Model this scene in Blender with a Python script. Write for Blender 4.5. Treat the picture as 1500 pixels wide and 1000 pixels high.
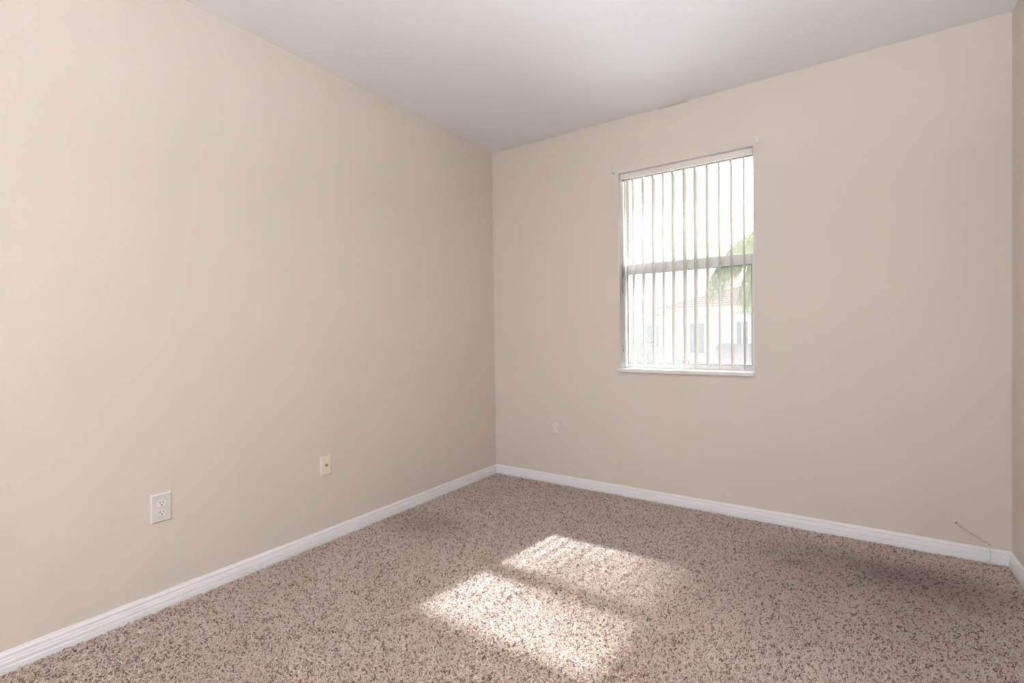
import bpy, bmesh, math, random
import numpy as np
from mathutils import Vector, Matrix

random.seed(7)
RNG = np.random.default_rng(11)
S = bpy.context.scene
COL = S.collection
for o in list(bpy.data.objects):
    bpy.data.objects.remove(o, do_unlink=True)

# ------------------------------------------------------------------ camera
W, H, YB = 3.017, 2.60, -6.00          # room width, height, camera-side wall
cam_d = bpy.data.cameras.new('camera')
cam = bpy.data.objects.new('camera', cam_d)
COL.objects.link(cam)
cam_d.sensor_fit = 'HORIZONTAL'
cam_d.sensor_width = 36.0
cam_d.lens = 714.77 / 1500 * 36.0
cam_d.clip_start = 0.02
cam_d.clip_end = 500
yaw, pitch, roll = 0.59907, -0.012699, -0.013085
f_ = Vector((-math.sin(yaw) * math.cos(pitch), math.cos(yaw) * math.cos(pitch), math.sin(pitch)))
r_ = Vector((math.cos(yaw), math.sin(yaw), 0))
u_ = r_.cross(f_)
r2 = r_ * math.cos(roll) + u_ * math.sin(roll)
u2 = -r_ * math.sin(roll) + u_ * math.cos(roll)
cam.matrix_world = Matrix(((r2.x, u2.x, -f_.x, 2.36927), (r2.y, u2.y, -f_.y, -3.21554),
                           (r2.z, u2.z, -f_.z, 1.12416), (0, 0, 0, 1)))
S.camera = cam

# ------------------------------------------------------------------ world, sun, exposure
S.view_settings.view_transform = 'Standard'
S.view_settings.look = 'None'
S.view_settings.gamma = 1.0
S.view_settings.use_curve_mapping = False
S.view_settings.exposure = 0.14
SUN_DIR = Vector((0.115, 1.0, 1.07)).normalized()      # towards the sun
world = bpy.data.worlds.new('sky')
S.world = world
world.use_nodes = True
wn = world.node_tree
wn.nodes.clear()
sky = wn.nodes.new('ShaderNodeTexSky')
sky.sky_type = 'NISHITA'
sky.sun_disc = False
sky.sun_elevation = math.asin(SUN_DIR.z)
sky.sun_rotation = math.atan2(SUN_DIR.x, SUN_DIR.y)
sky.air_density = 1.0
sky.dust_density = 6.0
sky.ozone_density = 1.0
bg = wn.nodes.new('ShaderNodeBackground')
bg.inputs['Strength'].default_value = 0.9
wo = wn.nodes.new('ShaderNodeOutputWorld')
wn.links.new(sky.outputs[0], bg.inputs['Color'])
wn.links.new(bg.outputs[0], wo.inputs[0])

sun_d = bpy.data.lights.new('sun', 'SUN')
sun_d.energy = 18.0
sun_d.color = (0.89, 0.97, 1.09)
sun_d.angle = math.radians(1.6)
sun = bpy.data.objects.new('sun', sun_d)
COL.objects.link(sun)
sun.rotation_euler = SUN_DIR.to_track_quat('Z', 'Y').to_euler()
sun.location = (2, 6, 9)

FILL_PENDANT_POWER = 53.0        # radiance of the added pendant globe
FILL_UPLIGHT_POWER = 275.0    # radiance of the added uplight's diffuser

# ------------------------------------------------------------------ materials
def mat(name, color, rough=0.6, metal=0.0, spec=0.5, bump=None, vary=None):
    m = bpy.data.materials.new(name)
    m.use_nodes = True
    n = m.node_tree
    b = n.nodes['Principled BSDF']
    b.inputs['Base Color'].default_value = (*color, 1)
    b.inputs['Roughness'].default_value = rough
    b.inputs['Metallic'].default_value = metal
    b.inputs['Specular IOR Level'].default_value = spec
    tc = n.nodes.new('ShaderNodeTexCoord')
    if vary:                                   # (scale, amount)
        t = n.nodes.new('ShaderNodeTexNoise')
        t.inputs['Scale'].default_value = vary[0]
        t.inputs['Detail'].default_value = 4
        n.links.new(tc.outputs['Object'], t.inputs['Vector'])
        r = n.nodes.new('ShaderNodeValToRGB')
        r.color_ramp.elements[0].position = 0.3
        r.color_ramp.elements[1].position = 0.7
        r.color_ramp.elements[0].color = (*[c * (1 - vary[1]) for c in color], 1)
        r.color_ramp.elements[1].color = (*[min(1, c * (1 + vary[1])) for c in color], 1)
        n.links.new(t.outputs['Fac'], r.inputs['Fac'])
        n.links.new(r.outputs[0], b.inputs['Base Color'])
    if bump:                                   # (scale, strength, distance)
        t = n.nodes.new('ShaderNodeTexNoise')
        t.inputs['Scale'].default_value = bump[0]
        t.inputs['Detail'].default_value = 3
        n.links.new(tc.outputs['Object'], t.inputs['Vector'])
        bp = n.nodes.new('ShaderNodeBump')
        bp.inputs['Strength'].default_value = bump[1]
        bp.inputs['Distance'].default_value = bump[2]
        n.links.new(t.outputs['Fac'], bp.inputs['Height'])
        n.links.new(bp.outputs[0], b.inputs['Normal'])
    return m

WALLC = (0.74, 0.662, 0.578)
M = {}
M['wall'] = mat('wall_paint', WALLC, 0.55, spec=0.35, bump=(70, 0.12, 0.004), vary=(1.3, 0.012))
M['ceiling'] = mat('ceiling_paint', (0.93, 0.93, 0.935), 0.85, spec=0.2, bump=(60, 0.15, 0.004))
M['trim'] = mat('trim_paint', (0.90, 0.89, 0.90), 0.35, bump=(30, 0.05, 0.003))
M['backing'] = mat('carpet_backing', (0.52, 0.40, 0.33), 0.95, spec=0.05, vary=(90, 0.3))
M['frame'] = mat('window_frame_white', (0.80, 0.80, 0.80), 0.4, vary=(8, 0.02))
M['gasket'] = mat('glazing_gasket', (0.18, 0.19, 0.21), 0.6, vary=(20, 0.1))
M['sill'] = mat('sill_marble', (0.86, 0.84, 0.82), 0.25, vary=(9, 0.03))
M['rail'] = mat('headrail_ivory', (0.84, 0.79, 0.72), 0.4, vary=(10, 0.015))
M['white'] = mat('white_plastic', (0.85, 0.84, 0.82), 0.35, vary=(30, 0.02))
M['plate'] = mat('plate_offwhite', (0.74, 0.70, 0.66), 0.35, vary=(25, 0.02))
M['ivory'] = mat('plate_ivory', (0.84, 0.76, 0.61), 0.35, vary=(25, 0.02))
M['painted'] = mat('plate_painted', (0.76, 0.685, 0.60), 0.45, vary=(25, 0.02))
M['recept'] = mat('receptacle_face', (0.86, 0.83, 0.79), 0.35, vary=(30, 0.02))
M['recept_tan'] = mat('receptacle_tan', (0.86, 0.81, 0.75), 0.4, vary=(30, 0.02))
M['slot_tan'] = mat('slot_tan', (0.30, 0.26, 0.22), 0.7, vary=(60, 0.1))
M['slot'] = mat('slot_dark', (0.035, 0.03, 0.028), 0.7, vary=(60, 0.2))
M['steel'] = mat('steel', (0.35, 0.31, 0.27), 0.35, metal=1.0, vary=(60, 0.15))
M['brass'] = mat('brass', (0.62, 0.46, 0.26), 0.35, metal=0.4, vary=(60, 0.1))
M['cordtan'] = mat('cord_paint', (0.60, 0.50, 0.39), 0.5, vary=(40, 0.08))
M['cordwhite'] = mat('cord_white', (0.80, 0.76, 0.70), 0.45, vary=(40, 0.05))
M['flake'] = mat('paint_flake', (0.76, 0.66, 0.54), 0.6, vary=(60, 0.06))
M['crack'] = mat('caulk_crack', (0.36, 0.30, 0.25), 0.8, vary=(60, 0.1))
M['stucco'] = mat('stucco_cream', (0.52, 0.50, 0.46), 0.9, bump=(14, 0.3, 0.01), vary=(1.5, 0.04))
M['lawn'] = mat('lawn', (0.12, 0.17, 0.07), 0.9, bump=(25, 0.6, 0.03), vary=(2.5, 0.35))
M['street'] = mat('street_asphalt', (0.32, 0.32, 0.32), 0.9, bump=(40, 0.4, 0.01), vary=(6, 0.12))
M['concrete'] = mat('bounce_concrete', (0.66, 0.65, 0.63), 0.85, bump=(30, 0.3, 0.005), vary=(3, 0.06))
M['trunk'] = mat('palm_trunk', (0.36, 0.30, 0.24), 0.9, bump=(30, 0.6, 0.02), vary=(9, 0.2))
M['hglass'] = mat('house_glass', (0.12, 0.15, 0.16), 0.15, vary=(1, 0.1))
M['shutter'] = mat('house_trim', (0.70, 0.66, 0.60), 0.6, vary=(3, 0.04))
M['shrub'] = mat('shrub_leaf', (0.16, 0.28, 0.12), 0.7, vary=(4, 0.3))
M['lampmetal'] = mat('lamp_metal', (0.55, 0.52, 0.48), 0.35, metal=1.0, vary=(20, 0.05))
M['doorpaint'] = mat('door_paint', (0.82, 0.82, 0.81), 0.4, vary=(4, 0.01))

def glass_mat():
    m = bpy.data.materials.new('window_glass')
    m.use_nodes = True
    n = m.node_tree
    n.nodes.clear()
    tr = n.nodes.new('ShaderNodeBsdfTransparent')
    tr.inputs[0].default_value = (0.95, 0.97, 0.96, 1)
    gl = n.nodes.new('ShaderNodeBsdfGlossy')
    gl.inputs['Roughness'].default_value = 0.02
    film = n.nodes.new('ShaderNodeBsdfTranslucent')         # pale film added to veil the outside view with glare haze
    film.inputs[0].default_value = (0.9, 0.9, 0.88, 1)
    tc = n.nodes.new('ShaderNodeTexCoord')
    ns = n.nodes.new('ShaderNodeTexNoise')
    ns.inputs['Scale'].default_value = 5.0
    n.links.new(tc.outputs['Object'], ns.inputs['Vector'])
    mr = n.nodes.new('ShaderNodeMapRange')
    mr.inputs['To Min'].default_value = 0.045
    mr.inputs['To Max'].default_value = 0.06
    n.links.new(ns.outputs['Fac'], mr.inputs['Value'])
    mx = n.nodes.new('ShaderNodeMixShader')
    n.links.new(mr.outputs[0], mx.inputs[0])
    n.links.new(tr.outputs[0], mx.inputs[1])
    n.links.new(film.outputs[0], mx.inputs[2])
    fr = n.nodes.new('ShaderNodeFresnel')
    fr.inputs['IOR'].default_value = 1.3
    mx2 = n.nodes.new('ShaderNodeMixShader')
    n.links.new(fr.outputs[0], mx2.inputs[0])
    n.links.new(mx.outputs[0], mx2.inputs[1])
    n.links.new(gl.outputs[0], mx2.inputs[2])
    out = n.nodes.new('ShaderNodeOutputMaterial')
    n.links.new(mx2.outputs[0], out.inputs[0])
    return m
M['glass'] = glass_mat()

def leafy(name, col, trans, amount, vary=0.25, scale=6):
    """thin sheet that reflects and lets light through"""
    m = bpy.data.materials.new(name)
    m.use_nodes = True
    n = m.node_tree
    n.nodes.clear()
    d = n.nodes.new('ShaderNodeBsdfDiffuse')
    t = n.nodes.new('ShaderNodeBsdfTranslucent')
    tc = n.nodes.new('ShaderNodeTexCoord')
    ns = n.nodes.new('ShaderNodeTexNoise')
    ns.inputs['Scale'].default_value = scale
    n.links.new(tc.outputs['Object'], ns.inputs['Vector'])
    for node, c in ((d, col), (t, trans)):
        r = n.nodes.new('ShaderNodeValToRGB')
        r.color_ramp.elements[0].position = 0.35
        r.color_ramp.elements[1].position = 0.65
        r.color_ramp.elements[0].color = (*[x * (1 - vary) for x in c], 1)
        r.color_ramp.elements[1].color = (*[min(1, x * (1 + vary)) for x in c], 1)
        n.links.new(ns.outputs['Fac'], r.inputs[0])
        n.links.new(r.outputs[0], node.inputs[0])
    mx = n.nodes.new('ShaderNodeMixShader')
    mx.inputs[0].default_value = amount
    n.links.new(d.outputs[0], mx.inputs[1])
    n.links.new(t.outputs[0], mx.inputs[2])
    out = n.nodes.new('ShaderNodeOutputMaterial')
    n.links.new(mx.outputs[0], out.inputs[0])
    return m
M['vane'] = leafy('vane_vinyl', (0.80, 0.77, 0.72), (0.62, 0.60, 0.56), 0.35, vary=0.015, scale=3)
M['frond'] = leafy('palm_leaflet', (0.06, 0.09, 0.02), (0.13, 0.18, 0.02), 0.5)

def pile_mat():
    m = bpy.data.materials.new('carpet_yarn')
    m.use_nodes = True
    n = m.node_tree
    b = n.nodes['Principled BSDF']
    b.inputs['Roughness'].default_value = 0.9
    b.inputs['Specular IOR Level'].default_value = 0.1
    geo = n.nodes.new('ShaderNodeNewGeometry')
    r = n.nodes.new('ShaderNodeValToRGB')        # mixed yarn shades
    els = r.color_ramp.elements
    els[0].position = 0.0; els[0].color = (0.22, 0.135, 0.105, 1)
    els[1].position = 1.0; els[1].color = (0.95, 0.88, 0.82, 1)
    for p_, c in ((0.15, (0.42, 0.265, 0.20)), (0.20, (0.89, 0.69, 0.57)), (0.6, (0.97, 0.80, 0.685))):
        e = els.new(p_); e.color = (*c, 1)
    n.links.new(geo.outputs['Random Per Island'], r.inputs[0])
    tc = n.nodes.new('ShaderNodeTexCoord')
    # worn nap; the dark areas below also paint room shade into the yarn
    ns = n.nodes.new('ShaderNodeTexNoise')
    ns.inputs['Scale'].default_value = 2.6
    ns.inputs['Detail'].default_value = 5
    n.links.new(tc.outputs['Object'], ns.inputs['Vector'])
    r2_ = n.nodes.new('ShaderNodeValToRGB')
    r2_.color_ramp.elements[0].position = 0.30; r2_.color_ramp.elements[0].color = (0.95, 0.93, 0.91, 1)
    r2_.color_ramp.elements[1].position = 0.58; r2_.color_ramp.elements[1].color = (1, 1, 1, 1)
    n.links.new(ns.outputs['Fac'], r2_.inputs[0])
    mul = n.nodes.new('ShaderNodeMix'); mul.data_type = 'RGBA'; mul.blend_type = 'MULTIPLY'
    mul.inputs['Factor'].default_value = 1.0
    n.links.new(r.outputs[0], mul.inputs['A'])
    n.links.new(r2_.outputs[0], mul.inputs['B'])
    last = mul.outputs['Result']
    for (cx, cy, rx, ry, k) in WEAR_AND_SHADE:
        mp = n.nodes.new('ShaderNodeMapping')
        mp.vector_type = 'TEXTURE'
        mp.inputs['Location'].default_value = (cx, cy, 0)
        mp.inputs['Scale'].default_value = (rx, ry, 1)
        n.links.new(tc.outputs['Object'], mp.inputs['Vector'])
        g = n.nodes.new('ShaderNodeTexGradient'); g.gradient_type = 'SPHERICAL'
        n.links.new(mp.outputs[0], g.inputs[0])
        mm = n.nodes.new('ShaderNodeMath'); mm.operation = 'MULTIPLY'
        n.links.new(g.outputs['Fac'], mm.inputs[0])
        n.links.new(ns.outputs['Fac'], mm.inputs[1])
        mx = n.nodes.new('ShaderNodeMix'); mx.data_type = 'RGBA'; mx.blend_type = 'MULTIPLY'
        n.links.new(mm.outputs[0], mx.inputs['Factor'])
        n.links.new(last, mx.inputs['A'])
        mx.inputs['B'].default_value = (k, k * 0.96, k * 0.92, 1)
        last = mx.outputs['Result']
    n.links.new(last, b.inputs['Base Color'])
    return m
WEAR_AND_SHADE = [(0.30, -1.12, 0.42, 0.30, 0.40), (2.48, -0.40, 0.62, 0.30, 0.25), (2.78, -0.42, 0.34, 0.26, 0.30), (2.55, -0.75, 1.0, 0.70, 0.50)]  # dark carpet areas, part worn nap and part painted room shade
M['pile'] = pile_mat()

def fill_light_mat(name, power):
    m = bpy.data.materials.new(name)
    m.use_nodes = True
    n = m.node_tree
    n.nodes.clear()
    e = n.nodes.new('ShaderNodeEmission')
    e.inputs[0].default_value = (0.91, 0.99, 1.12, 1)
    e.inputs[1].default_value = power
    out = n.nodes.new('ShaderNodeOutputMaterial')
    n.links.new(e.outputs[0], out.inputs[0])
    return m
M['globe'] = fill_light_mat('fill_globe_lit', FILL_PENDANT_POWER)
M['diffuser'] = fill_light_mat('fill_diffuser_lit', FILL_UPLIGHT_POWER)

# ------------------------------------------------------------------ helpers
def tag(o, label=None, cat=None, group=None, kind=None):
    if label: o['label'] = label
    if cat: o['category'] = cat
    if group: o['group'] = group
    if kind: o['kind'] = kind
    return o

def empty(name, loc=(0, 0, 0), rotz=0.0):
    o = bpy.data.objects.new(name, None)
    o.empty_display_size = 0.05
    COL.objects.link(o)
    o.location = loc
    o.rotation_euler = (0, 0, rotz)
    return o

class MB:
    """collects shapes in a bmesh and links them as ONE mesh object"""
    def __init__(s): s.bm = bmesh.new()
    def box(s, x0, x1, y0, y1, z0, z1, bev=0.0, seg=2):
        r = bmesh.ops.create_cube(s.bm, size=1.0)
        vs = r['verts']
        for v in vs:
            v.co = Vector(((x0 + x1) / 2 + v.co.x * (x1 - x0), (y0 + y1) / 2 + v.co.y * (y1 - y0),
                           (z0 + z1) / 2 + v.co.z * (z1 - z0)))
        if bev:
            es = list({e for v in vs for e in v.link_edges})
            bmesh.ops.bevel(s.bm, geom=es, offset=bev, segments=seg, affect='EDGES', profile=0.5)
        return s
    def prism(s, pts, axis, a, b):
        """closed outline swept along an axis; pts are the two remaining coordinates in order"""
        def mk(p, t):
            return {'x': (t, p[0], p[1]), 'y': (p[0], t, p[1]), 'z': (p[0], p[1], t)}[axis]
        A = [s.bm.verts.new(mk(p, a)) for p in pts]
        B = [s.bm.verts.new(mk(p, b)) for p in pts]
        n = len(pts)
        for i in range(n):
            s.bm.faces.new((A[i], A[(i + 1) % n], B[(i + 1) % n], B[i]))
        s.bm.faces.new(A[::-1]); s.bm.faces.new(B)
        return s
    def tube(s, pts, rad, n=10):
        pts = [Vector(p) for p in pts]
        rads = rad if isinstance(rad, (list, tuple)) else [rad] * len(pts)
        rings = []
        up = None
        for i, p in enumerate(pts):
            t = (pts[min(i + 1, len(pts) - 1)] - pts[max(i - 1, 0)]).normalized()
            if up is None:
                up = Vector((0, 0, 1)) if abs(t.z) < 0.9 else Vector((1, 0, 0))
            a = t.cross(up).normalized()
            b = a.cross(t).normalized()
            up = b
            rings.append([s.bm.verts.new(p + (a * math.cos(k * 2 * math.pi / n) + b * math.sin(k * 2 * math.pi / n)) * rads[i])
                          for k in range(n)])
        for i in range(len(rings) - 1):
            for k in range(n):
                s.bm.faces.new((rings[i][k], rings[i][(k + 1) % n], rings[i + 1][(k + 1) % n], rings[i + 1][k]))
        s.bm.faces.new(rings[0][::-1]); s.bm.faces.new(rings[-1])
        return s
    def quad(s, a, b, c, d):
        s.bm.faces.new([s.bm.verts.new(p) for p in (a, b, c, d)])
        return s
    def lathe(s, prof, origin=(0, 0, 0), axis='z', n=24):
        ox, oy, oz = origin
        rings = []
        for (r, h) in prof:
            ring = []
            for k in range(n):
                a = 2 * math.pi * k / n
                c, q = max(r, 1e-4) * math.cos(a), max(r, 1e-4) * math.sin(a)
                co = {'z': (c, q, h), 'x': (h, c, q), 'y': (c, h, q)}[axis]
                ring.append(s.bm.verts.new((ox + co[0], oy + co[1], oz + co[2])))
            rings.append(ring)
        for i in range(len(rings) - 1):
            for k in range(n):
                s.bm.faces.new((rings[i][k], rings[i][(k + 1) % n], rings[i + 1][(k + 1) % n], rings[i + 1][k]))
        s.bm.faces.new(rings[0]); s.bm.faces.new(rings[-1])
        return s
    def build(s, name, m, parent=None, smooth=False):
        bmesh.ops.recalc_face_normals(s.bm, faces=s.bm.faces)
        me = bpy.data.meshes.new(name)
        s.bm.to_mesh(me); s.bm.free()
        if smooth:
            for p in me.polygons: p.use_smooth = True
        me.materials.append(m)
        o = bpy.data.objects.new(name, me)
        COL.objects.link(o)
        if parent: o.parent = parent
        return o

def struct(o):
    o['kind'] = 'structure'
    return o

def np_mesh(name, verts, faces_loops, loop_starts, loop_totals, m, parent=None):
    me = bpy.data.meshes.new(name)
    me.vertices.add(len(verts))
    me.vertices.foreach_set('co', verts.astype(np.float32).ravel())
    me.loops.add(len(faces_loops))
    me.loops.foreach_set('vertex_index', faces_loops.astype(np.int32))
    me.polygons.add(len(loop_starts))
    me.polygons.foreach_set('loop_start', loop_starts.astype(np.int32))
    me.polygons.foreach_set('loop_total', loop_totals.astype(np.int32))
    me.update(calc_edges=True)
    me.materials.append(m)
    o = bpy.data.objects.new(name, me)
    COL.objects.link(o)
    if parent: o.parent = parent
    return o

# ------------------------------------------------------------------ room shell
T = 0.22                                     # wall thickness
FZ = -0.007                                  # backing level, the pile's tips stand near z = 0
OX0, OX1, OZ0, OZ1 = 1.079, 1.922, 0.862, 2.232     # window opening
struct(MB().box(-T, W + T, YB - T, T, FZ - 0.15, FZ).build('floor', M['backing']))
struct(MB().box(-T, W + T, YB - T, T, H, H + 0.15).build('ceiling', M['ceiling']))
struct(MB().box(-T, 0, YB, 0, FZ, H).build('wall_left', M['wall']))
struct(MB().box(W, W + T, YB, 0, FZ, H).build('wall_right', M['wall']))
struct(MB().box(-T, W + T, YB - T, YB, FZ, H).build('wall_front', M['wall']))
b = MB()
RX0, RX1, RZ1, RY = 1.055, 1.946, 2.290, 0.100           # wider rebate that holds the frame
for (hx0, hx1, hz1, hy0, hy1) in ((OX0, OX1, OZ1, 0, RY), (RX0, RX1, RZ1, RY, T)):
    b.box(-T, hx0, hy0, hy1, FZ, H).box(hx1, W + T, hy0, hy1, FZ, H)
    b.box(hx0, hx1, hy0, hy1, FZ, OZ0).box(hx0, hx1, hy0, hy1, hz1, H)
wall_back = struct(b.build('wall_back', M['wall']))
# hairline crack in the caulk where the back wall meets the ceiling
ck = MB()
ck.tube([(1.36, -0.0004, 2.594), (1.40, -0.0010, 2.592), (1.45, -0.0004, 2.594), (1.50, -0.0009, 2.5925), (1.55, -0.0004, 2.595)], 0.0010, 6)
ck.tube([(1.41, -0.0006, 2.598), (1.46, -0.0009, 2.5975), (1.53, -0.0006, 2.599)], 0.0008, 6)
ck.build('caulk_crack', M['crack'], wall_back)
# roof overhang outside, above the window
struct(MB().box(OX0, OX0 + 0.0015, 0.0008, RY, OZ0, OZ1).box(OX1 - 0.0015, OX1, 0.0008, RY, OZ0, OZ1)
       .box(OX0 + 0.0015, OX1 - 0.0015, 0.0008, RY, OZ1 - 0.0015, OZ1).build('trim_2', M['trim']))
struct(MB().box(-T - 0.5, W + T + 0.5, T, 0.66, 2.60, 2.78).build('trim_1', M['stucco']))

# baseboards: colonial profile (depth, height)
prof = [(0.0, -0.010), (0.0138, -0.010), (0.0138, 0.020), (0.0125, 0.022), (0.0125, 0.036), (0.0105, 0.040), (0.0110, 0.044),
        (0.0085, 0.050), (0.0085, 0.060), (0.0055, 0.066), (0.0045, 0.0715), (0.0, 0.0717)]
struct(MB().prism([(d, z) for d, z in prof], 'y', YB, 0).build('baseboard_left', M['trim']))
struct(MB().prism([(-d, z) for d, z in prof], 'x', 0.0, W).build('baseboard_back', M['trim']))
struct(MB().prism([(W - d, z) for d, z in prof], 'y', YB, 0).build('baseboard_right', M['trim']))
struct(MB().prism([(YB + d, z) for d, z in prof], 'x', 0.0, W).build('baseboard_front', M['trim']))

# ------------------------------------------------------------------ carpet pile
def carpet():
    sp = 0.0060
    xs = np.arange(0.016, W - 0.014, sp)
    ys = np.arange(-0.016, YB + 0.016, -sp)
    X, Y = np.meshgrid(xs, ys)
    X = X.ravel(); Y = Y.ravel()
    keep = ~(((X > 1.2) & (Y < -2.6)) | (Y < -3.3)) | (RNG.random(len(X)) < 0.22)     # behind the camera: sparser
    X = X[keep]; Y = Y[keep]
    N = len(X)
    X = X + RNG.uniform(-.5, .5, N) * sp
    Y = Y + RNG.uniform(-.5, .5, N) * sp
    # slowly turning lay of the pile plus a lot of scatter
    lay = 1.2 * np.sin(X * 2.1 + 0.7) + 1.4 * np.cos(Y * 1.7 + X)
    phi = lay + RNG.normal(0, 1.5, N)
    L = RNG.uniform(0.008, 0.0150, N)
    top = RNG.uniform(0.0, 0.0050, N)
    bend = RNG.normal(0, 0.7, N)
    d1 = np.stack([np.cos(phi), np.sin(phi)], 1)
    d2 = np.stack([np.cos(phi + bend), np.sin(phi + bend)], 1)
    P0 = np.stack([X, Y, np.full(N, FZ - 0.002)], 1)
    P1 = np.concatenate([P0[:, :2] + d1 * (L * 0.30)[:, None], (top - 0.0015)[:, None]], 1)
    P2 = np.concatenate([P1[:, :2] + d2 * (L * 0.62)[:, None], (top + RNG.uniform(-0.003, 0.0015, N))[:, None]], 1)
    for P in (P1, P2):
        np.clip(P[:, 0], 0.0165, W - 0.0165, out=P[:, 0])
        np.clip(P[:, 1], YB + 0.0165, -0.0165, out=P[:, 1])
    rad = RNG.uniform(0.0015, 0.0024, N)
    verts = np.zeros((N, 9, 3))
    side = np.stack([-np.sin(phi), np.cos(phi), np.zeros(N)], 1)
    up = np.array([0, 0, 1.0])
    for k, (P, q) in enumerate(((P0, 0.9), (P1, 1.0), (P2, 0.7))):
        fw = np.concatenate([d1, np.zeros((N, 1))], 1) if k == 0 else None
        for j, a in enumerate((math.pi / 2, math.pi * 7 / 6, math.pi * 11 / 6)):
            axis2 = fw if k == 0 else up[None, :]
            verts[:, k * 3 + j] = P + (side * math.cos(a) + axis2 * math.sin(a)) * (rad * q)[:, None]
    quads = []
    for k in range(2):
        for j in range(3):
            j2 = (j + 1) % 3
            quads.append([k * 3 + j, k * 3 + j2, k * 3 + 3 + j2, k * 3 + 3 + j])
    quads = np.array(quads).ravel()
    tri = np.array([6, 7, 8])
    per = np.concatenate([quads, tri])
    loops = (per[None, :] + (np.arange(N) * 9)[:, None]).ravel()
    tot = np.tile(np.array([4] * 6 + [3]), N)
    st = np.concatenate([[0], np.cumsum(tot)[:-1]])
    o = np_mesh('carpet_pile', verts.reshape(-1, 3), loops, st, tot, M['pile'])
    tag(o, 'beige and brown flecked frieze carpet covering the whole bedroom floor', 'carpet', kind='stuff')
    return o
carpet()

# ------------------------------------------------------------------ window
win = struct(empty('window_1', (1.5005, 0.13, OZ0)))
def wpart(mb, name, m, parent=None, smooth=False):
    o = mb.build(name, m, parent or win, smooth)
    if parent is None:
        o.matrix_parent_inverse = Matrix.Translation(-Vector(win.location))
    return o
FY0, FY1 = 0.105, 0.175
# outer frame: two jambs, head, foot
fr = MB()
SX0, SX1 = 1.084, 1.909
fr.box(RX0, SX0, FY0, FY1, OZ0, RZ1, 0.002).box(SX1, RX1, FY0, FY1, OZ0, RZ1, 0.002)
fr.box(SX0, SX1, FY0, FY1, RZ1 - 0.022, RZ1, 0.002)
fr.box(SX0, SX1, FY0, FY1, OZ0, OZ0 + 0.036, 0.002)
wpart(fr, 'window_frame', M['frame'])
# lower sash (inner track)
ST = 0.013
ls = MB()
ls.box(SX0, SX0 + ST, 0.108, 0.138, OZ0 + 0.036, 1.608, 0.002).box(SX1 - ST, SX1, 0.108, 0.138, OZ0 + 0.036, 1.608, 0.002)
ls.box(SX0 + ST, SX1 - ST, 0.108, 0.138, OZ0 + 0.036, OZ0 + 0.054, 0.002)
ls.box(SX0 + ST, SX1 - ST, 0.104, 0.138, 1.543, 1.612, 0.003)
sash = wpart(ls, 'lower_sash', M['frame'])
us = MB()
us.box(SX0, SX0 + 0.010, 0.142, 0.172, 1.56, RZ1 - 0.022, 0.002).box(SX1 - 0.006, SX1, 0.142, 0.172, 1.56, RZ1 - 0.022, 0.002)
us.box(SX0 + 0.010, SX1 - 0.006, 0.142, 0.172, 1.55, 1.60, 0.002).box(SX0 + 0.010, SX1 - 0.006, 0.142, 0.172, RZ1 - 0.034, RZ1 - 0.022, 0.002)
wpart(us, 'upper_sash', M['frame'])
def gasket(x0, x1, z0, z1, y, t=0.0045):
    g = MB()
    g.box(x0, x0 + t, y - .004, y + .004, z0, z1).box(x1 - t, x1, y - .004, y + .004, z0, z1)
    g.box(x0 + t, x1 - t, y - .004, y + .004, z0, z0 + t).box(x0 + t, x1 - t, y - .004, y + .004, z1 - t, z1)
    return g
LZ0, LZ1 = OZ0 + 0.054, 1.543
wpart(gasket(SX0 + ST, SX1 - ST, LZ0, LZ1, 0.116, 0.004), 'gasket', M['gasket'])
wpart(gasket(SX0 + 0.010, SX1 - 0.006, 1.60, RZ1 - 0.034, 0.150, 0.002), 'gasket', M['gasket'])
wpart(MB().box(SX0 + ST + .0005, SX1 - ST - .0005, 0.121, 0.124, LZ0 + .0005, LZ1 - .0005), 'pane', M['glass'])
wpart(MB().box(SX0 + 0.0105, SX1 - 0.0065, 0.155, 0.158, 1.6005, RZ1 - 0.0345), 'pane', M['glass'])
# spring latch on the right stile of the lower sash
lt = MB().box(SX1 - 0.015, SX1 - 0.004, 0.100, 0.108, 1.245, 1.285, 0.002)
lt.box(SX1 - 0.026, SX1 - 0.004, 0.094, 0.1005, 1.286, 1.291, 0.001)
wpart(lt, 'sash_latch', M['brass'])
# sill slab with a small nose into the room
sl = MB().box(OX0 - 0.019, OX1 + 0.0, -0.018, -0.0005, 0.8605, 0.8835, 0.003)
sl.box(OX0, OX1, -0.004, FY0, OZ0, 0.8835, 0.0015)
wpart(sl, 'window_sill', M['sill'])

# ------------------------------------------------------------------ vertical blind
blind = empty('vertical_blind', (1.5, 0.055, 2.1922))
tag(blind, 'white vertical blind with open vanes hanging inside the window recess', 'blind')
def bpart(mb, name, m, parent=None, smooth=False):
    o = mb.build(name, m, parent or blind, smooth)
    return o
BX, BY, BZ = blind.location
hr = MB()
pr = [(-0.030, 0.001), (-0.030, 0.036), (-0.024, 0.0395), (0.024, 0.0395), (0.026, 0.036), (0.026, 0.0), (0.012, 0.0), (0.012, 0.006), (-0.012, 0.006), (-0.012, 0.0), (-0.024, 0.0)]
hr.prism(pr, 'x', -0.415, 0.415)
bpart(hr, 'headrail', M['rail'])
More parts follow.
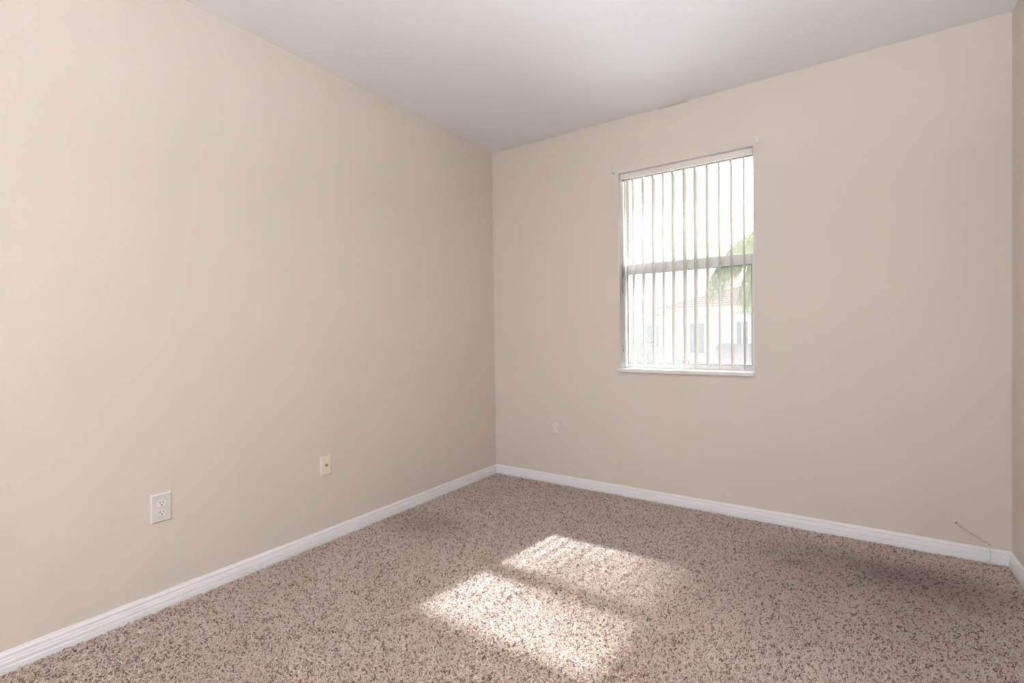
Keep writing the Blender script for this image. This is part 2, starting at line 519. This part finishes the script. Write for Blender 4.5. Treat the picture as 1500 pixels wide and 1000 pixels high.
# dark channel under the rail
bpart(MB().box(-0.41, 0.41, -0.011, 0.011, 0.0045, 0.0055), 'rail_channel', M['gasket'])
vx = [1.106, 1.164, 1.235, 1.305, 1.371, 1.437, 1.510, 1.578, 1.650, 1.720, 1.792, 1.863]
vw = [12, 20, 21, 24, 18, 24, 25, 24, 20, 14, 15, 10]         # how much of each vane's face shows, mm
VW = 0.089
z0v, z1v = 0.897 - BZ, -0.010
for i, (x, w) in enumerate(zip(vx, vw)):
    # x is where the vane's middle is seen through the plane y = 0.06
    sight = math.atan2(2.369 - x, 3.2155 + BY)
    a = sight - math.asin(w * 0.001 / VW)
    v = MB()
    pts = []
    n = 8
    for k in range(n + 1):
        t = -0.5 + k / n
        s_ = 0.0035 * (1 - (2 * t) ** 2)
        pts.append((t * VW, s_))
    def rot(p):
        # local along-vane axis is +y turned by a towards -x
        l, s_ = p
        return (-math.sin(a) * l + math.cos(a) * s_, math.cos(a) * l + math.sin(a) * s_)
    out = [rot(p) for p in pts] + [rot((p[0], p[1] - 0.0007)) for p in reversed(pts)]
    v.prism(out, 'z', z0v, z1v)
    vo = bpart(v, 'vane', M['vane'])
    vo.location = (x - BX, 0.0, 0.0)
    c = MB().box(-0.004, 0.004, -0.008, 0.008, z1v - 0.016, 0.004, 0.0015)
    c.box(-0.0022, 0.0022, -0.014, 0.014, z1v - 0.022, z1v + 0.001, 0.0008)
    bpart(c, 'clip', M['white'], vo)
# loop of bead chain along the left reveal
ch = MB()
zc = 1.40 - BZ
ch.tube([(-0.408, -0.018, 0.004), (-0.409, -0.018, -0.3), (-0.409, -0.017, zc + 0.02), (-0.409, -0.012, zc),
         (-0.409, -0.006, zc + 0.02), (-0.409, -0.006, -0.3), (-0.408, -0.006, 0.004)], 0.0014, 8)
bpart(ch, 'pull_chain', M['steel'])

# cord tensioner screwed to the left reveal
tn = empty('cord_tensioner', (OX0, 0.035, 0.985))
tag(tn, 'small beige plastic cord holder on the left side of the window recess', 'cord holder')
MB().box(0, 0.005, -0.012, 0.012, -0.03, 0.06, 0.0015).build('mounting_plate', M['ivory'], tn)
MB().box(0.0045, 0.012, -0.008, 0.008, 0.004, 0.045, 0.002).build('housing', M['rail'], tn)
MB().box(0.0115, 0.0128, -0.003, 0.003, 0.012, 0.036).build('slot', M['slot'], tn)

# ------------------------------------------------------------------ curtain rod brackets
def bracket(x, z, label):
    r = empty('curtain_rod_bracket', (x, 0, z))
    tag(r, label, 'bracket', 'curtain rod brackets above the window')
    MB().box(-0.009, 0.009, -0.0025, 0, -0.026, 0.024, 0.001).build('mounting_plate', M['white'], r)
    for s_ in (-1, 1):
        h = MB().prism([(-0.002, -0.018), (-0.022, -0.022), (-0.028, -0.016), (-0.028, -0.004), (-0.025, -0.004), (-0.025, -0.014), (-0.020, -0.017),
                        (-0.012, -0.012), (-0.010, 0.012), (-0.002, 0.018)], 'x', s_ * 0.0075 - 0.0011, s_ * 0.0075 + 0.0011)
        h.build('hook', M['white'], r)
    for zz in (-0.020, 0.019):
        MB().lathe([(0.0026, -0.0034), (0.0026, -0.0024)], (0, 0, zz), 'y', 12).build('screw', M['steel'], r)
    return r
bracket(1.045, 2.256, 'small white curtain rod bracket above the left corner of the window')
bracket(1.946, 2.254, 'small white curtain rod bracket above the right corner of the window')

# ------------------------------------------------------------------ wall plates (built facing +x, then turned)
def plate_mesh(w, h, t, bev):
    """bevelled cover plate in the y-z plane, face at x = t"""
    mb = MB()
    lo = [mb.bm.verts.new((0, y, z)) for y, z in ((-w/2, -h/2), (w/2, -h/2), (w/2, h/2), (-w/2, h/2))]
    l2 = [mb.bm.verts.new((t * 0.45, y, z)) for y, z in ((-w/2, -h/2), (w/2, -h/2), (w/2, h/2), (-w/2, h/2))]
    w2, h2 = w / 2 - bev, h / 2 - bev
    hi = [mb.bm.verts.new((t, y, z)) for y, z in ((-w2, -h2), (w2, -h2), (w2, h2), (-w2, h2))]
    for A, B in ((lo, l2), (l2, hi)):
        for i in range(4):
            mb.bm.faces.new((A[i], A[(i+1) % 4], B[(i+1) % 4], B[i]))
    mb.bm.faces.new(lo[::-1]); mb.bm.faces.new(hi)
    return mb

def recept_outline(n=20, r=0.0172, flat=0.0140):
    return [(r * math.cos(2*math.pi*k/n), max(-flat, min(flat, r * math.sin(2*math.pi*k/n)))) for k in range(n)]

def outlet(loc, rotz, w, h, label, pm, rm, sm, pitch=0.0195):
    r = empty('wall_outlet', loc, rotz)
    tag(r, label, 'outlet', 'duplex outlets')
    t = 0.006
    plate_mesh(w, h, t, 0.0045).build('cover_plate', pm, r)
    for s_ in (1, -1):
        zc_ = s_ * pitch
        rc = MB().prism([(y, zc_ + z) for y, z in recept_outline()], 'x', t - 0.002, t + 0.0022).build('receptacle', rm, r)
        sl_ = MB()
        sl_.box(t + 0.0018, t + 0.0026, -0.0072, -0.0050, zc_ - 0.001, zc_ + 0.0085)
        MB_ = sl_
        MB_.build('slot', sm, rc)
        MB().box(t + 0.0018, t + 0.0026, 0.0050, 0.0070, zc_ + 0.0005, zc_ + 0.0080).build('slot', sm, rc)
        g = MB().prism([(0.0028 * math.cos(q), zc_ - 0.0078 + 0.0030 * max(-.6, math.sin(q))) for q in [2*math.pi*k/14 for k in range(14)]], 'x', t + 0.0018, t + 0.0026)
        g.build('ground_hole', sm, rc)
    MB().lathe([(0.0029, t - 0.001), (0.0029, t + 0.0010), (0.0015, t + 0.0016)], (0, 0, 0), 'x', 14).build('screw', pm, r)
    return r
outlet((0, -2.369, 0.4225), 0, 0.0755, 0.1185, 'off-white duplex outlet with dark slots low on the left wall', M['plate'], M['recept'], M['slot'])
outlet((0.5635, 0, 0.4265), -math.pi / 2, 0.078, 0.114, 'wall-coloured duplex outlet on the back wall left of the window',
       M['painted'], M['recept_tan'], M['slot_tan'])

cp = empty('coaxial_plate', (0, -1.584, 0.4225))
tag(cp, 'ivory cable wall plate with one metal connector on the left wall', 'wall plate')
plate_mesh(0.0675, 0.110, 0.006, 0.0045).build('cover_plate', M['ivory'], cp)
MB().lathe([(0.0075, 0.0055), (0.0075, 0.0085)], (0, 0, 0), 'x', 6).build('hex_nut', M['steel'], cp)
cx_ = MB().lathe([(0.0047, 0.006), (0.0047, 0.0165), (0.0040, 0.0170), (0.0030, 0.0168)], (0, 0, 0), 'x', 16).build('connector', M['steel'], cp)
MB().lathe([(0.0022, 0.0168), (0.0022, 0.0174)], (0, 0, 0), 'x', 10).build('socket', M['slot'], cx_)
for zz in (-0.042, 0.042):
    MB().lathe([(0.0027, 0.0055), (0.0027, 0.0068), (0.0015, 0.0073)], (0, 0, zz), 'x', 12).build('screw', M['ivory'], cp)

# ------------------------------------------------------------------ loose cable at the right end of the back wall
def smooth_path(pts, n=6):
    P = [Vector(p) for p in pts]
    out = []
    for i in range(len(P) - 1):
        p0, p1, p2, p3 = P[max(i-1, 0)], P[i], P[i+1], P[min(i+2, len(P)-1)]
        for k in range(n):
            t = k / n
            out.append(0.5 * ((2*p1) + (p2-p0)*t + (2*p0-5*p1+4*p2-p3)*t*t + (3*p1-p0-3*p2+p3)*t**3))
    out.append(P[-1])
    return out
cb = empty('loose_cable', (2.822, -0.0, 0.166))
tag(cb, 'thin loose cable coming out of the back wall down over the baseboard', 'cable')
O = Vector(cb.location)
up_part = [(2.8205, 0.006, 0.1665), (2.8235, -0.006, 0.1640), (2.842, -0.0075, 0.150), (2.868, -0.008, 0.1335), (2.893, -0.009, 0.121), (2.912, -0.0125, 0.106), (2.921, -0.0155, 0.095)]
MB().tube([p - O for p in smooth_path(up_part)], 0.0029, 10).build('painted_length', M['cordtan'], cb, True)['label'] = 'tan painted upper length'
lo_part = [(2.921, -0.0155, 0.095), (2.932, -0.0185, 0.083), (2.938, -0.0195, 0.062), (2.940, -0.0215, 0.040), (2.935, -0.026, 0.020), (2.922, -0.034, 0.0105), (2.905, -0.041, 0.0095), (2.893, -0.044, 0.0095)]
MB().tube([p - O for p in smooth_path(lo_part)], 0.0027, 10).build('bare_length', M['cordwhite'], cb, True)['label'] = 'white lower length'
kn = [(2.915, -0.0135, 0.104), (2.924, -0.018, 0.103), (2.930, -0.019, 0.095), (2.934, -0.015, 0.090), (2.939, -0.009, 0.091)]
MB().tube([p - O for p in smooth_path(kn)], 0.0022, 8).build('cable_tie', M['cordtan'], cb, True)
# rough hole and lifted paint where it leaves the wall
hl = MB().lathe([(0.0052, -0.0012), (0.0052, 0.0)], (2.8205, 0, 0.1670), 'y', 14)
hl.build('cable_hole', M['slot'], wall_back)
for (x0, z0, x1, z1, th) in ((2.804, 0.1775, 2.832, 0.1755, 0.0022), (2.812, 0.1825, 2.829, 0.1815, 0.0015), (2.812, 0.1535, 2.828, 0.1525, 0.002), (2.806, 0.160, 2.815, 0.156, 0.0018)):
    fl = MB().prism([(x0, z0), ((x0+x1)/2, z0 - th*0.3), (x1, z1), ((x0+x1)/2, (z0+z1)/2 + th)], 'y', -0.0022, 0.0)
    fl.build('paint_flake', M['flake'], wall_back)

# ------------------------------------------------------------------ pendant fill light, added behind the camera to brighten the room
LX, LY = 1.5, -5.3
lamp = empty('fill_pendant', (LX, LY, H))
tag(lamp, 'added fill light, a round opal globe hanging on a metal stem out of view', 'lamp')
MB().lathe([(0.0, 0.0), (0.065, 0.0), (0.065, -0.012), (0.02, -0.03), (0.0, -0.03)], (0, 0, 0), 'z', 28).build('canopy', M['lampmetal'], lamp, True)
MB().lathe([(0.008, -0.025), (0.008, -0.52)], (0, 0, 0), 'z', 12).build('stem', M['lampmetal'], lamp, True)
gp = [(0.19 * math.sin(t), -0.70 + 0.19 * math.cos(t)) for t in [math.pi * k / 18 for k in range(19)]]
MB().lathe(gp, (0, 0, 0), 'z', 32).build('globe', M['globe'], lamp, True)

# uplight added out of view, right of the camera, to lift the ceiling
fl_ = empty('fill_uplight', (2.76, -2.82, 0.0))
tag(fl_, 'added fill uplight, an upward bowl on a metal pole beside the right wall', 'lamp')
MB().lathe([(0.0, 0.006), (0.14, 0.006), (0.14, 0.018), (0.05, 0.032), (0.0, 0.032)], (0, 0, 0), 'z', 32).build('base', M['lampmetal'], fl_, True)
MB().lathe([(0.013, 0.03), (0.013, 1.34)], (0, 0, 0), 'z', 16).build('pole', M['lampmetal'], fl_, True)
bw = MB()
rings = [(0.03, 1.30), (0.09, 1.33), (0.15, 1.375), (0.185, 1.43), (0.19, 1.45)]
rg = [[bw.bm.verts.new((r * math.cos(2*math.pi*k/36), r * math.sin(2*math.pi*k/36), z)) for k in range(36)] for r, z in rings + [(r - 0.004, z + 0.004) for r, z in reversed(rings)]]
for i in range(len(rg) - 1):
    for k in range(36):
        bw.bm.faces.new((rg[i][k], rg[i][(k+1) % 36], rg[i+1][(k+1) % 36], rg[i+1][k]))
bw.build('bowl', M['lampmetal'], fl_, True)
MB().lathe([(0.155, 1.395), (0.155, 1.399)], (0, 0, 0), 'z', 36).build('diffuser', M['diffuser'], fl_)

# ------------------------------------------------------------------ outside
GZ = -3.0
struct(MB().box(-60, 40, T + 0.1, 90, GZ - 0.3, GZ).build('ground', M['lawn']))
struct(MB().box(-12, 14, T + 0.12, 9.0, GZ, GZ + 0.04).build('bounce_patio', M['concrete']))  # unseen pale slab added to bounce sunlight up to the ceiling
struct(MB().box(-60, 40, 10.0, 15.0, GZ, GZ + 0.02).build('street', M['street']))

def roof_mat():
    m = mat('roof_tile', (0.2, 0.14, 0.11), 0.95, spec=0.05)
    n = m.node_tree
    tc = n.nodes.new('ShaderNodeTexCoord')
    w = n.nodes.new('ShaderNodeTexWave')
    w.wave_type = 'BANDS'; w.bands_direction = 'Z'
    w.inputs['Scale'].default_value = 2.6
    w.inputs['Distortion'].default_value = 0.6
    n.links.new(tc.outputs['Object'], w.inputs['Vector'])
    ns = n.nodes.new('ShaderNodeTexNoise'); ns.inputs['Scale'].default_value = 5
    n.links.new(tc.outputs['Object'], ns.inputs['Vector'])
    r = n.nodes.new('ShaderNodeValToRGB')
    r.color_ramp.elements[0].color = (0.035, 0.018, 0.016, 1)
    r.color_ramp.elements[1].color = (0.06, 0.036, 0.032, 1)
    n.links.new(ns.outputs['Fac'], r.inputs[0])
    n.links.new(r.outputs[0], n.nodes['Principled BSDF'].inputs['Base Color'])
    bp = n.nodes.new('ShaderNodeBump'); bp.inputs['Strength'].default_value = 0.8; bp.inputs['Distance'].default_value = 0.06
    n.links.new(w.outputs['Fac'], bp.inputs['Height'])
    n.links.new(bp.outputs[0], n.nodes['Principled BSDF'].inputs['Normal'])
    return m
M['roof'] = roof_mat()
M['porch_tile'] = mat('porch_tile', (0.34, 0.27, 0.23), 0.95, spec=0.05, bump=(12, 0.4, 0.02), vary=(4, 0.1))

def hip_roof(x0, x1, y0, y1, z0, rise, over=0.5, ridge_in=None):
    mb = MB()
    x0 -= over; x1 += over; y0 -= over; y1 += over
    ym = (y0 + y1) / 2
    k = ridge_in if ridge_in is not None else (y1 - y0) / 2
    base = [(x0, y0, z0), (x1, y0, z0), (x1, y1, z0), (x0, y1, z0)]
    lo = [mb.bm.verts.new(p) for p in base]
    hi = [mb.bm.verts.new((p[0], p[1], z0 + 0.18)) for p in base]
    ra = mb.bm.verts.new((x0 + k, ym, z0 + 0.18 + rise)); rb = mb.bm.verts.new((x1 - k, ym, z0 + 0.18 + rise))
    for i in range(4):
        mb.bm.faces.new((lo[i], lo[(i+1) % 4], hi[(i+1) % 4], hi[i]))
    mb.bm.faces.new(lo[::-1])
    mb.bm.faces.new((hi[0], hi[1], rb, ra)); mb.bm.faces.new((hi[1], hi[2], rb))
    mb.bm.faces.new((hi[2], hi[3], ra, rb)); mb.bm.faces.new((hi[3], hi[0], ra))
    return mb

def house(x0, x1, y0, y1, z_eave, rise, label, wins, porch=None):
    h = empty('neighbour_house', ((x0 + x1) / 2, y0, GZ))
    tag(h, label, 'house', 'houses seen through the window')
    inv = Matrix.Translation(-Vector(h.location))
    def part(mb, name, m, parent=None):
        o = mb.build(name, m, parent or h)
        if parent is None: o.matrix_parent_inverse = inv
        return o
    part(MB().box(x0, x1, y0, y1, GZ, z_eave), 'wall', M['stucco'])
    part(hip_roof(x0, x1, y0, y1, z_eave, rise), 'roof', M['roof'])
    o_ = 0.53
    fa = MB().box(x0 - o_, x1 + o_, y0 - o_, y0 - o_ + 0.028, z_eave - 0.02, z_eave + 0.20)
    fa.box(x0 - o_, x0 - o_ + 0.028, y0 - o_ + 0.029, y1 + o_, z_eave - 0.02, z_eave + 0.20)
    fa.box(x1 + o_ - 0.028, x1 + o_, y0 - o_ + 0.029, y1 + o_, z_eave - 0.02, z_eave + 0.20)
    part(fa, 'fascia', M['stucco'])
    for (wx0, wx1, wz0, wz1) in wins:
        f = MB()
        e = 0.09
        f.box(wx0 - e, wx0, y0 - 0.05, y0 + 0.02, wz0 - e, wz1 + e).box(wx1, wx1 + e, y0 - 0.05, y0 + 0.02, wz0 - e, wz1 + e)
        f.box(wx0, wx1, y0 - 0.05, y0 + 0.02, wz0 - e, wz0).box(wx0, wx1, y0 - 0.05, y0 + 0.02, wz1, wz1 + e)
        f.box((wx0 + wx1) / 2 - 0.02, (wx0 + wx1) / 2 + 0.02, y0 - 0.04, y0 + 0.01, wz0, wz1)
        fo = part(f, 'window', M['shutter'])
        part(MB().box(wx0, wx1, y0 - 0.02, y0 - 0.005, wz0, wz1), 'pane', M['hglass'], fo)
    if porch:
        px0, px1, py, pz = porch
        part(MB().prism([(y0 - 0.002, pz + 1.0), (y0 - 0.002, pz - 0.15), (py, pz - 0.15), (py, pz)], 'x', px0, px1), 'porch_roof', M['porch_tile'])
        for qx in (px0 + 0.25, px1 - 0.25):
            part(MB().box(qx - 0.12, qx + 0.12, py + 0.2, py + 0.44, GZ, pz - 0.152), 'porch_post', M['stucco'])
    return h
house(-4.9, 4.0, 20.0, 27.0, 2.05, 1.35, 'cream stucco house with pinkish tile roof seen at the right in the window',
      [(-3.55, -2.9, 0.2, 1.55), (-1.55, -1.1, 0.3, 1.6), (-0.8, -0.1, 0.3, 1.6), (1.2, 2.2, 0.3, 1.6)], porch=(-2.3, 1.8, 17.6, -0.35))
house(-14.5, -6.2, 26.0, 33.0, 2.1, 1.2, 'pale stucco house farther back seen at the left in the window',
      [(-12.0, -11.0, 0.3, 1.6), (-9.2, -8.6, 0.3, 1.6), (-7.6, -6.9, 0.3, 1.6)])

# palms
def palm(x, y, z_crown, label, fronds, seed, droop=1.96):
    rnd = random.Random(seed)
    p = empty('palm_tree', (x, y, GZ))
    tag(p, label, 'palm', 'palms outside the window')
    hgt = z_crown - GZ
    tp = [(0.12 * math.sin(t * 2.0), 0.05 * t, hgt * t) for t in [k / 14 for k in range(15)]]
    MB().tube(tp, [0.16 - 0.06 * (k / 14) for k in range(15)], 14).build('trunk', M['trunk'], p, True)
    top = Vector(tp[-1])
    for (az, el, L) in fronds:
        d = Vector((math.cos(az), math.sin(az), 0))
        side = Vector((-d.y, d.x, 0))
        mid = []
        n = 26
        pos = top.copy()
        e = el
        for k in range(n + 1):
            mid.append(pos.copy())
            pos = pos + (d * math.cos(e) + Vector((0, 0, 1)) * math.sin(e)) * (L / n)
            e -= droop / n * (0.4 + 1.1 * k / n)
        fb = MB().tube(mid, [0.022 * (1 - 0.85 * k / n) for k in range(n + 1)], 6)
        fo = fb.build('frond', M['frond'], p)
        lb = MB()
        for k in range(3, n + 1):
            for hf in (0, 0.5):
                q = mid[k] if hf == 0 or k == n else mid[k].lerp(mid[k + 1], 0.5)
                t = k / n
                ln = L * 0.30 * math.sin(math.pi * min(1, 0.16 + 0.84 * t)) + 0.10
                fw = (mid[k] - mid[k - 1]).normalized()
                for s_ in (-1, 1):
                    dr = (side * s_ * 0.75 + fw * 0.65 + Vector((0, 0, -0.35 + rnd.uniform(-.2, .15)))).normalized()
                    tip_drop = Vector((0, 0, -ln * rnd.uniform(0.25, 0.5)))
                    wv = fw.cross(dr).normalized().cross(dr) * 0.013
                    m1 = q + dr * ln * 0.5
                    tp_ = q + dr * ln + tip_drop
                    v = [lb.bm.verts.new(c) for c in (q - wv * 0.4, q + wv * 0.4, m1 + wv, m1 - wv, tp_)]
                    lb.bm.faces.new((v[0], v[1], v[2], v[3])); lb.bm.faces.new((v[3], v[2], v[4]))
        lb.build('leaflets', M['frond'], fo)
    return p
R = math.radians
palm(2.07, 4.45, 2.50, 'green palm with drooping fronds reaching into the right side of the window',
     [(R(180), R(9), 2.02), (R(168), R(17), 1.92), (R(192), R(3), 1.82), (R(160), R(-2), 1.72), (R(200), R(14), 1.72), (R(185), R(-10), 1.6), (R(174), R(13), 1.8), (R(186), R(6), 1.95), (R(196), R(-4), 1.6), (R(235), R(20), 1.8), (R(130), R(15), 1.8),
      (R(95), R(30), 2.1), (R(60), R(45), 2.0), (R(20), R(25), 2.1), (R(-20), R(40), 2.0), (R(-60), R(30), 2.0), (R(-100), R(35), 1.9)], 3)
palm(3.35, 6.9, 8.35, 'taller palm standing to the right beyond the nearer palm',
     [(R(a_), R(e_), 1.75) for a_, e_ in ((180, 10), (200, 35), (150, 25), (225, 10), (120, 40), (250, 30), (90, 15), (60, 40), (20, 20), (-20, 40), (-60, 20))], 4)

def bush(x, y, z, r, h, label, seed, name='shrub', cat='shrub'):
    rnd = random.Random(seed)
    b_ = empty(name, (x, y, z))
    tag(b_, label, cat, 'greenery beyond the window')
    lb = MB()
    for k in range(900):
        th = rnd.uniform(0, 2 * math.pi); ph = math.acos(rnd.uniform(-0.7, 1)); q = rnd.uniform(0.55, 1.0)
        c = Vector((r * q * math.sin(ph) * math.cos(th), r * q * math.sin(ph) * math.sin(th), h * 0.5 + h * 0.5 * q * math.cos(ph)))
        a = Vector((rnd.gauss(0, 1), rnd.gauss(0, 1), rnd.gauss(0, 1))).normalized()
        w = a.cross(Vector((rnd.gauss(0, 1), rnd.gauss(0, 1), rnd.gauss(0, 1)))).normalized()
        s_ = r * 0.11
        v = [lb.bm.verts.new(c + o_) for o_ in (-a * s_, w * s_ * 0.45, a * s_, -w * s_ * 0.45)]
        lb.bm.faces.new(v)
    lb.build('foliage', M['leafclump'], b_)
    MB().tube([(0, 0, 0), (0, 0, h * 0.6)], [r * 0.09, r * 0.05], 8).build('stem', M['trunk'], b_)
    return b_
M['leafclump'] = leafy('broad_leaf', (0.05, 0.09, 0.035), (0.06, 0.11, 0.035), 0.4)
bush(-5.55, 19.0, GZ, 0.9, 4.3, 'bushy tree standing between the two houses', 5, 'tree', 'tree')
bush(-5.5, 15.2, GZ, 0.9, 2.9, 'low green shrub at the lower left of the window view', 6)
bush(-3.4, 18.0, GZ, 0.6, 3.2, 'green shrub before the right house', 8)
